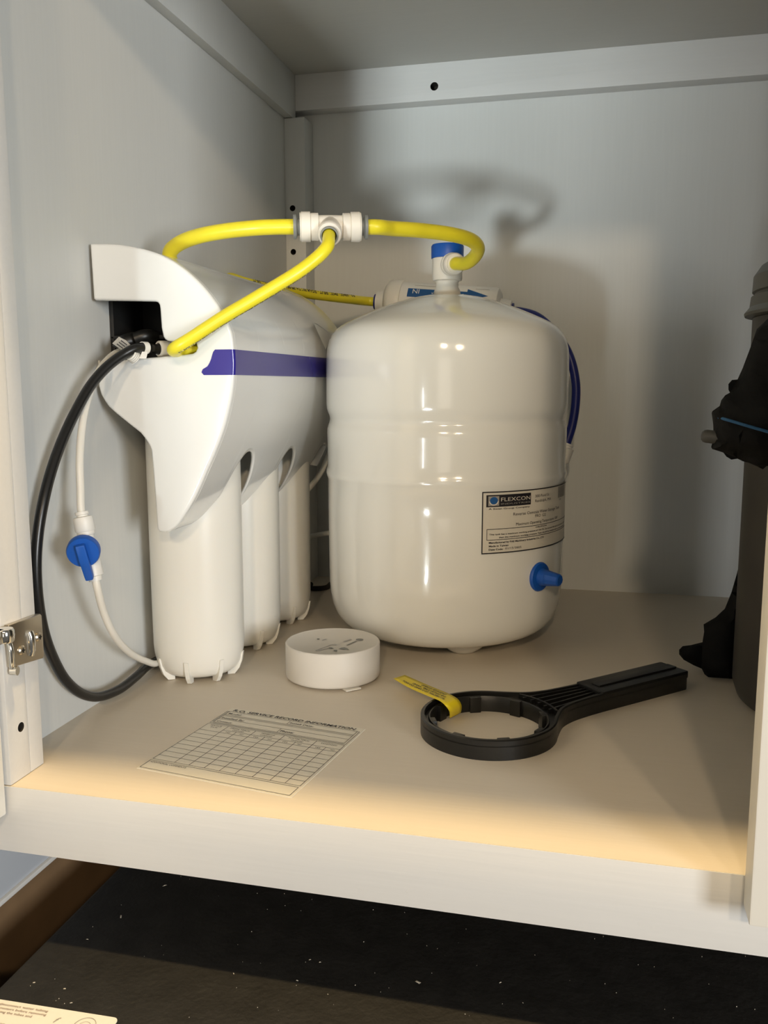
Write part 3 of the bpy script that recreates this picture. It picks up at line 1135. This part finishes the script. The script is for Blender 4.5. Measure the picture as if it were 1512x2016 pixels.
# printed symbols on the top, positions taken on the top plane
zt_ = AH - .0007
PA = lambda zx, zy: Z(560 + zx / 6.873, 1220 + zy / 6.873, zt_)
fn = lambda x, y: (lambda p: (p.x, p.y, zt_ + .0003))(PA(x, y))
pr = Print(fn)
pr.disc(1017, 273, 52, 14)
pr.poly([(835, 348), (855, 350), (985, 296), (965, 290)])
pr.build('printed_key', M['grey'], al)
pr = Print(fn)
pr.poly([(735, 400), (770, 382), (810, 378), (850, 390), (878, 412), (800, 408)])
pr.poly([(588, 386), (610, 378), (640, 380), (668, 398), (630, 396)])
pr.disc(690, 422, 25, 10)
pr.build('printed_symbols', M['grey'], al)
pr = Print(fn)
pr.disc(458, 267, 20, 9)
pr.build('printed_dot', M['grey'], al)
pr = Print(fn)
pr.poly([(505, 280), (525, 284), (580, 270), (560, 264)])
pr.poly([(790, 298), (815, 306), (915, 274), (890, 266)])
pr.poly([(415, 420), (430, 432), (600, 392), (592, 386), (440, 420)])
pr.poly([(415, 420), (425, 422), (640, 345), (628, 340)])
pr.poly([(628, 340), (640, 345), (700, 350), (710, 338), (680, 330)])
pr.build('printed_figure', M['palegrey'], al)
settle(al)

# ------------------------------------------------------------------ filter wrench
WC = Vector((-.0681, .5871, 0))
WR, WH = .0473, .0138
HE = Vector((.0655, .7225, 0))
hd = (HE - WC).normalized()
hn = Vector((-hd.y, hd.x, 0))
HL = (HE - WC).length
wr = thing('filter_wrench', 'black plastic filter housing wrench lying on the cabinet floor', 'wrench', WC)
W = lambda a, b, h: WC + hd * a + hn * b + Vector((0, 0, h))
# outline: ring + concave shoulders + grip
half = []
for k in range(0, 61):
    a = math.pi - (math.pi - math.radians(46)) * k / 60
    half.append((WR * math.cos(a), WR * math.sin(a)))
sh_ = [Vector((WR * math.cos(math.radians(46)), WR * math.sin(math.radians(46)), 0)), Vector((.0415, .0270, 0)), Vector((.0510, .0205, 0)), Vector((.0640, .0165, 0)), Vector((.0800, .0148, 0)), Vector((.0960, .0142, 0))]
half += [(p.x, p.y) for p in catmull(sh_, 5)[1:]]
half += [(HL - .003, .0142), (HL - .0008, .0132), (HL, .0110)]
outl = half + [(a, -b) for a, b in half[::-1]][0:]
outl = outl[:-1]
NI = 120
ringin = lambda r: [(r * math.cos(2 * math.pi * i / NI), r * math.sin(2 * math.pi * i / NI)) for i in range(NI)]


def plate(outline, hole, z0, z1):
    "plate with a round hole, bridged per angle"
    bm = bmesh.new()
    a = [bm.verts.new(W(x, y, z1)) for x, y in outline]
    es = [bm.edges.new((a[i], a[(i + 1) % len(a)])) for i in range(len(a))]
    if hole:
        b = [bm.verts.new(W(x, y, z1)) for x, y in hole]
        es += [bm.edges.new((b[i], b[(i + 1) % len(b)])) for i in range(len(b))]
    bmesh.ops.triangle_fill(bm, use_beauty=True, use_dissolve=False, edges=es)
    r = bmesh.ops.extrude_face_region(bm, geom=bm.faces[:])
    for v in [g for g in r['geom'] if isinstance(g, bmesh.types.BMVert)]:
        v.co.z += z0 - z1
    return bm


def inset(pts, d):
    n = len(pts)
    out = []
    for i in range(n):
        p0, p1, p2 = Vector(pts[i - 1]), Vector(pts[i]), Vector(pts[(i + 1) % n])
        t = (p2 - p0)
        t = t.normalized() if t.length > 1e-9 else Vector((1, 0))
        nn = Vector((t.y, -t.x))
        out.append(p1 + nn * d)
    return [(p.x, p.y) for p in out]


# outline runs clockwise seen from above (pi -> 46 deg), so the inside lies to the right
bm = plate(outl, ringin(.0418), .0, .0098)
obj('wrench_body', bm, M['blackp'], wr, angle=30)
ins = inset(outl, .0026)
bm = bmesh.new()
n_ = len(outl)
rows = [[bm.verts.new(W(x, y, h)) for (x, y) in pts] for pts, h in ((outl, .0090), (outl, WH - .0008), (inset(outl, .0008), WH), (ins, WH), (ins, .0090))]
for a, b in zip(rows, rows[1:]):
    for i in range(n_):
        j = (i + 1) % n_
        bm.faces.new((a[i], a[j], b[j], b[i]))
obj('rim', bm, M['blackp'], wr, angle=35)
bm = bmesh.new()
lathe(bm, [(.0418, 0), (.0402, 0), (.0402, .0112), (.0406, .0118), (.0414, .0118), (.0418, .0112), (.0418, .0)], Matrix.Translation(WC), 96)
obj('inner_ring', bm, M['blackp'], wr, angle=35)
for k in range(8):
    a = math.radians(45 * k + 22.5 - 83 - 8)
    ca, sa = math.cos(a), math.sin(a)
    bm = bmesh.new()
    vs_ = bx(bm, .0372, .0412, -.0042, .0042, .0, .0118, bev=.0006)
    bmesh.ops.rotate(bm, verts=bm.verts[:], cent=(0, 0, 0), matrix=Matrix.Rotation(a, 3, 'Z'))
    bmesh.ops.translate(bm, verts=bm.verts[:], vec=WC)
    obj('lug', bm, M['blackp'], wr, angle=30)


def wbox(name, a0, a1, b0, b1, z0, z1, bev=.0008):
    bm = bmesh.new()
    n0 = bx(bm, a0, a1, b0, b1, z0, z1, bev=bev)
    for v in bm.verts:
        v.co = W(v.co.x, v.co.y, v.co.z)
    return obj(name, bm, M['blackp'], wr, angle=35)


wbox('grip', .096, HL - .0003, -.0140, .0140, .009, .0152, .0012)
wbox('grip_ridge', .102, HL - .003, -.0046, .0046, .0150, .0166, .0008)
for s in (-2, -1, 0, 1, 2):
    bm = bmesh.new()
    a1, b1 = .0985, s * .0045
    a0_, b0_ = math.sqrt(.0450 ** 2 - (s * .0070) ** 2), s * .0070
    dvv = Vector((a1 - a0_, b1 - b0_))
    nn = Vector((-dvv.y, dvv.x)).normalized() * .0007
    pts = [(a0_ + nn.x, b0_ + nn.y), (a1 + nn.x, b1 + nn.y), (a1 - nn.x, b1 - nn.y), (a0_ - nn.x, b0_ - nn.y)]
    prism(bm, pts, .0128, .0088, W)
    obj('rib', bm, M['blackp'], wr, smooth=False)
# arc web between ring and neck
bm = bmesh.new()
arc = [(.0500 * math.cos(a), .0500 * math.sin(a)) for a in np.linspace(-.42, .42, 14)] + [(.0482 * math.cos(a), .0482 * math.sin(a)) for a in np.linspace(.42, -.42, 14)]
prism(bm, arc, .0134, .0088, W)
obj('web', bm, M['blackp'], wr, smooth=False)
# yellow sticker tag folded over the ring
far = [(797, 1329, .0105), (822, 1340, .0120), (850, 1352, .0140), (872, 1361, .0156), (890, 1369, .0160), (902, 1377, .0148), (908, 1387, .0105), (908.5, 1396, .0060), (907, 1403, .0018)]
near = [(775, 1336, .0105), (800, 1351, .0120), (826, 1363, .0138), (850, 1373, .0154), (866, 1380, .0160), (877, 1389, .0148), (884, 1399, .0105), (885.5, 1407, .0060), (885, 1414, .0018)]
fp = catmull([Z(*p) for p in far], 5)
np_ = catmull([Z(*p) for p in near], 5)
n_ = len(fp)
NQ = 4
vv = [fp[i].lerp(np_[i], k / NQ) for i in range(n_) for k in range(NQ + 1)]
ff = [(i * (NQ + 1) + k, i * (NQ + 1) + k + 1, (i + 1) * (NQ + 1) + k + 1, (i + 1) * (NQ + 1) + k) for i in range(n_ - 1) for k in range(NQ)]
tg = raw('warning_tag', vv, ff, M['yelloww'], wr)
tg['label'] = 'yellow printed sticker folded over the ring'
md = tg.modifiers.new('solid', 'SOLIDIFY')
md.thickness = .0003
md.offset = 0
apply_mods(tg)


def ontag(x, y):
    "x 0..1 along from the free end, y 0..1 across from the far edge"
    t = min(max(x, 0), .999) * (n_ - 1)
    i = int(t)
    f_ = t - i
    a = fp[i].lerp(fp[i + 1], f_)
    b = np_[i].lerp(np_[i + 1], f_)
    p = a.lerp(b, y)
    return p + Vector((0, -.0001, .0004))


pr = Print(ontag)
pr.text('APPLY LUBRICANT TO O RING. DO NOT', .06, .62, .15, .46, flip=True, bold=.02)
pr.text('OVER TIGHTEN SUMP. HAND', .13, .40, .15, .36, flip=True, bold=.02)
pr.text('TIGHTEN FILTER HOUSING', .19, .18, .15, .27, flip=True, bold=.02)
pr.build('printed_text', M['ink'], tg)
settle(wr)

# ------------------------------------------------------------------ service record card
A = Z(456, 1396.5)
B = Z(715, 1437)
cx = (B - A).normalized()
cy = Vector((cx.y, -cx.x, 0))     # towards the viewer


def onc(dz):
    def fn(x, y):
        p = A + cx * (x / 1000) + cy * (y / 1000)
        return (p.x, p.y, dz)
    return fn


card = thing('service_record_card', 'printed service record card lying flat at the front of the cabinet floor', 'card', A + cx * .054 + cy * .055)
bm = bmesh.new()
f3 = lambda a, b, h: onc(h)(a, b)
prism(bm, [(-.8, -1), (108.3, -1), (109, 111), (-1, 111)], .0001, .0005, f3)
obj('sheet', bm, M['paper'], card, smooth=False)
TXT = Print(lambda x, y: onc(.0008)(x, -y))
LN = Print(onc(.0007))
GB = Print(onc(.0006))
TXT.text('R.O. SERVICE RECORD INFORMATION', 3.6, -4.4, 3.5, 99, shear=.15, bold=.02)
TXT.text('Model:', 3.6, -10.6, 2.4, 11, bold=.01)
TXT.text('Install Date:', 54.3, -10.3, 2.4, 18.5, bold=.01)
TXT.text('Installed By:', 3.4, -19.4, 2.5, 18.5, bold=.01)
TXT.text('Contact:', 3.4, -26.2, 2.5, 12.5, bold=.01)
TXT.text('Phone:', 54.8, -26.0, 2.7, 10.5, bold=.02)
W1 = .34
for x0, y0, x1, y1 in ((0, 5.6, 106.8, 5.6), (0, 29.4, 106.8, 29.4), (2, 12.0, 105, 12.0), (2, 20.6, 105, 20.6), (2, 27.4, 105, 27.4), (0, 31.0, 106.8, 31.0), (16.6, 38.2, 106.8, 38.2), (0, 42.6, 106.8, 42.6)):
    LN.line(x0, y0, x1, y1, W1)
for x, y0, y1 in ((.0, 5.6, 29.4), (1.9, 5.6, 27.4), (106.8, 5.6, 29.4), (105, 5.6, 27.4), (52.8, 6.2, 11.8), (53.3, 21, 27), (0, 31, 95.8), (106.8, 31, 95.8)):
    LN.line(x, y0, x, y1, W1)
for k in range(1, 9):
    LN.line(0, 42.6 + k * 6.65, 106.8, 42.6 + k * 6.65, W1)
for i, x in enumerate((16.6, 27.4, 38.8, 50.1, 61.4, 73.7, 86.1, 96.5)):
    LN.line(x, 31 if i % 2 == 0 else 38.2, x, 95.8, W1)
for y in (97.8, 109.2):
    LN.line(0, y, 106.8, y, W1)
for x in (0, 106.8):
    LN.line(x, 97.8, x, 109.2, W1)
for y0, y1 in ((12.7, 13.5), (14.1, 14.9), (28.0, 28.9)):
    GB.rect(2, y0, 105, y1)
GB.rect(.3, 5.9, 1.6, 27.2)
for i, (s, x) in enumerate((('SERVICE\nDATE', 8), ('PREFILTER(S)\nCHANGED', 27.6), ('MEMBRANE\nCHANGED', 50), ('POSTFILTER(S)\nCHANGED', 73.8), ('SANITIZED', 96.5))):
    for k, ln in enumerate(s.split('\n')):
        TXT.text(ln, x, -34.2 - k * 2.9, 1.6, min(15.5, len(ln) * 1.32), align='LEFT' if 0 else 'CENTER')
for i in range(4):
    x = (16.6, 38.8, 61.4, 86.1)[i]
    TXT.text('YES', x + 5.4, -41.6, 1.7, 4, align='CENTER')
    TXT.text('NO', x + 16.4, -41.6, 1.7, 3, align='CENTER')
GB.build('printed_bars', M['barink'], card)
LN.build('printed_lines', M['ink'], card)
TXT.build('printed_text', M['ink'], card)
TXT = Print(lambda x, y: onc(.0008)(x, -y))
TXT.text('ADDITIONAL COMMENTS:', 1.2, -101.0, 1.9, 27.5)
TXT.build('printed_caption', M['ink'], card)
settle(card)

# ------------------------------------------------------------------ hinge on the left stile
HX = -.3385
hg = thing('cabinet_hinge', 'nickel cabinet hinge plate screwed to the left stile', 'hinge', (HX, .455, .085))
xq = HX + .0035
qs = [X(82, 1211, xq), X(85, 1296, xq), X(24, 1320, xq), X(24, 1230, xq)]
ym0, ym1 = .4395, .4712
bm = bmesh.new()
z1a, z1b = .0985, .0985
pl = [(ym0, .0735), (ym1 - .001, .0700), (ym1, .0712), (ym1 + .0002, .0830), (ym1, .0975), (ym1 - .0012, .0987), (ym0, .0995)]
prism(bm, [(a, b) for a, b in pl], HX + .0035, HX + .0002, lambda a, b, h: (h, a, b), bev=.0006, seg=2)
obj('plate', bm, M['steel'], hg)
bm = bmesh.new()
sweep(bm, [Vector((HX + .0035, .4575, .0905)), Vector((HX + .0045, .4575, .088)), Vector((HX + .0045, .4575, .079)), Vector((HX + .0035, .4575, .0765))], .0026, 16)
obj('slot', bm, M['chrome'], hg)
for yy, zz in ((.4660, .0850), (.4490, .0815)):
    bm = bmesh.new()
    mtx = frame_mat((HX + .0034, yy, zz), (1, 0, 0))
    lathe(bm, [(.0030, 0), (.0030, .0008), (.0022, .0016), (0, .0018)], mtx, 20)
    s_ = obj('screw', bm, M['steel'], hg)
    bm = bmesh.new()
    bx(bm, HX + .0049, HX + .0054, yy - .0014, yy + .0014, zz - .0003, zz + .0003)
    bx(bm, HX + .0049, HX + .0054, yy - .0003, yy + .0003, zz - .0014, zz + .0014)
    obj('screw_slot', bm, M['blackp'], s_, smooth=False)
bm = bmesh.new()
lathe(bm, [(0, -.004), (.0045, -.004), (.0052, -.003), (.0052, .003), (.0045, .004), (0, .004)], frame_mat((HX + .0055, .4330, .0955), (0, 0, 1)), 24)
bx(bm, HX - .0000, HX + .0075, .418, .4330, .0915, .0995, bev=.0015)
obj('arm', bm, M['chrome'], hg)
bm = bmesh.new()
sweep(bm, catmull([Vector((HX + .003, .4375, .094)), Vector((HX + .006, .4365, .086)), Vector((HX + .0055, .4375, .078)), Vector((HX + .0035, .440, .0725))], 6), .0016, 14)
lathe(bm, [(0, -.002), (.0028, -.002), (.0028, .002), (0, .002)], frame_mat((HX + .0045, .4405, .0715), (1, .2, 0)), 20)
obj('clip', bm, M['chrome'], hg)
settle(hg)

# ------------------------------------------------------------------ dark canister, black bag and cloth at the right
CC = Vector((.2165, .700, 0))
CR = .1095
cn = thing('canister', 'tall dark grey canister with a grey lid at the right edge', 'canister', CC)
bm = bmesh.new()
lathe(bm, [(0, .0), (CR - .012, .0), (CR - .003, .004), (CR, .013), (CR, .288), (CR - .003, .290), (0, .290)], Matrix.Translation(CC), 80)
obj('body', bm, M['canister'], cn)
bm = bmesh.new()
lathe(bm, [(CR - .002, .2885), (CR + .0055, .2895), (CR + .0060, .2915), (CR + .0025, .296), (CR + .0018, .3035), (CR - .0008, .3045), (CR - .0006, .306), (CR + .0012, .307), (CR + .0008, .318), (CR - .004, .3255), (CR - .014, .3315), (CR - .03, .336), (0, .340)],
      Matrix.Translation(CC), 80)
obj('lid', bm, M['lid'], cn, angle=30)
settle(cn)


def pillow(name, outline, yf, thick, mt, parent=None, belly=.5, step=.006, inward=None):
    "soft slab: outline in (x, z) at depth yf, puffed towards the front and the back"
    bm = bmesh.new()
    pts = []
    for p, q in zip(outline, outline[1:] + outline[:1]):
        k = max(1, int((Vector(q) - Vector(p)).length / step))
        pts += [Vector(p).lerp(Vector(q), i / k) for i in range(k)]
    vs_ = [bm.verts.new((p.x, 0, p.y)) for p in pts]
    es = [bm.edges.new((vs_[i], vs_[(i + 1) % len(vs_)])) for i in range(len(vs_))]
    bmesh.ops.triangle_fill(bm, use_beauty=True, use_dissolve=False, edges=es)
    for _ in range(3):
        lng = [e for e in bm.edges if e.calc_length() > step * 1.8 and not e.is_boundary]
        if lng:
            bmesh.ops.subdivide_edges(bm, edges=lng, cuts=1)
            bmesh.ops.triangulate(bm, faces=[f for f in bm.faces if len(f.verts) > 3])
    bnd = [v.co.copy() for v in bm.verts if v.is_boundary]
    mx = max(max(min((v.co - b).length for b in bnd) for v in bm.verts), 1e-6)
    depth = {v: min((v.co - b).length for b in bnd) / mx for v in bm.verts}
    from mathutils import noise
    front = {}
    r = bmesh.ops.duplicate(bm, geom=bm.verts[:] + bm.edges[:] + bm.faces[:])
    vmap = {}
    for a, b in r['vert_map'].items():
        if a in depth:
            vmap[a] = b
    for v, dpt in depth.items():
        h = thick * (1 - (1 - min(1, dpt)) ** 2.2) ** belly
        wob = noise.noise(v.co * 60) * thick * .18 * min(1, dpt * 3)
        yy = yf(v.co.x, v.co.z) if callable(yf) else yf
        vmap[v].co.y = yy + h * .5 + .0004
        v.co.y = yy - h * .5 + wob
    bmesh.ops.remove_doubles(bm, verts=[v for v in bm.verts if v.is_boundary], dist=.0006)
    return obj(name, bm, mt, parent, angle=60)


YB = .562
xz = lambda u, v, y: (Y(u, v, y).x, Y(u, v, y).z)
edge = [(1490, 648), (1477, 685), (1462, 725), (1452, 747), (1441, 748), (1434, 756), (1434, 767), (1437, 773), (1428, 778), (1420, 788), (1417, 799), (1403, 809), (1401, 813), (1404, 835), (1405, 862), (1400, 880), (1402, 884), (1424, 891), (1430, 899),
        (1440, 905), (1452, 903), (1462, 908), (1474, 911), (1492, 919), (1502, 924), (1510, 917), (1600, 945), (1650, 800), (1600, 640), (1540, 600)]
bag = thing('black_bag', 'black fabric bag with a blue seam hanging in front of the dark canister', 'bag', (Y(1500, 924, YB).x, YB, Y(1500, 924, YB).z))
bo = pillow('bag_body', [xz(u, v, YB) for u, v in edge], YB, .036, M['cloth'], bag, step=.005)
sl = [Y(1415, 822, YB - .006), Y(1440, 829, YB - .0145), Y(1470, 838, YB - .0195), Y(1512, 850, YB - .0215), Y(1560, 864, YB - .0215)]
tube('seam', sl, .0009, M['bluethread'], bag, seg=8)[0]['label'] = 'blue stitched seam'
bm = bmesh.new()
k0, k1 = Y(1410, 861, YB), Y(1384, 858, YB)
lathe(bm, [(.0040, -.004), (.0040, .0055), (.0036, .0072), (.0024, .0084), (0, .0088)], frame_mat(k0, (k1 - k0)), 24)
obj('toggle', bm, M['greyrub'], bag)['label'] = 'grey rubber toggle'
# strap that carries the bag from the canister lid
bm = bmesh.new()
bx(bm, .150, .175, YB - .006, YB + .002, .285, .345, bev=.001)
bx(bm, .150, .175, YB - .006, .700, .3415, .345, bev=.001)
obj('strap', bm, M['cloth'], bag)
settle(bag)

flap = [(1468, 1075), (1461, 1095), (1452, 1130), (1441, 1168), (1428, 1200), (1410, 1217), (1386, 1231), (1387, 1246), (1384, 1264), (1383, 1290), (1382, 1318), (1388, 1330), (1395, 1342), (1410, 1338), (1436, 1347), (1452, 1345), (1462, 1200), (1476, 1080)]
cl = thing('black_cloth', 'black cloth bag sagging to the floor beside the foot of the canister', 'cloth bag', (.095, .745, 0))
pillow('cloth_body', [(Y(u, v, .742).x, max(.0006, Y(u, v, .742).z)) for u, v in flap], .745, .018, M['cloth'], cl, step=.006)
t_ = [(1384, 1264), (1360, 1270), (1344, 1272), (1337, 1279), (1337, 1288), (1346, 1299), (1366, 1310), (1390, 1322), (1400, 1290)]
pillow('tab', [(Y(u, v, .762).x, max(.0006, Y(u, v, .762).z)) for u, v in t_], .762, .012, M['cloth'], cl, step=.004)
settle(cl)
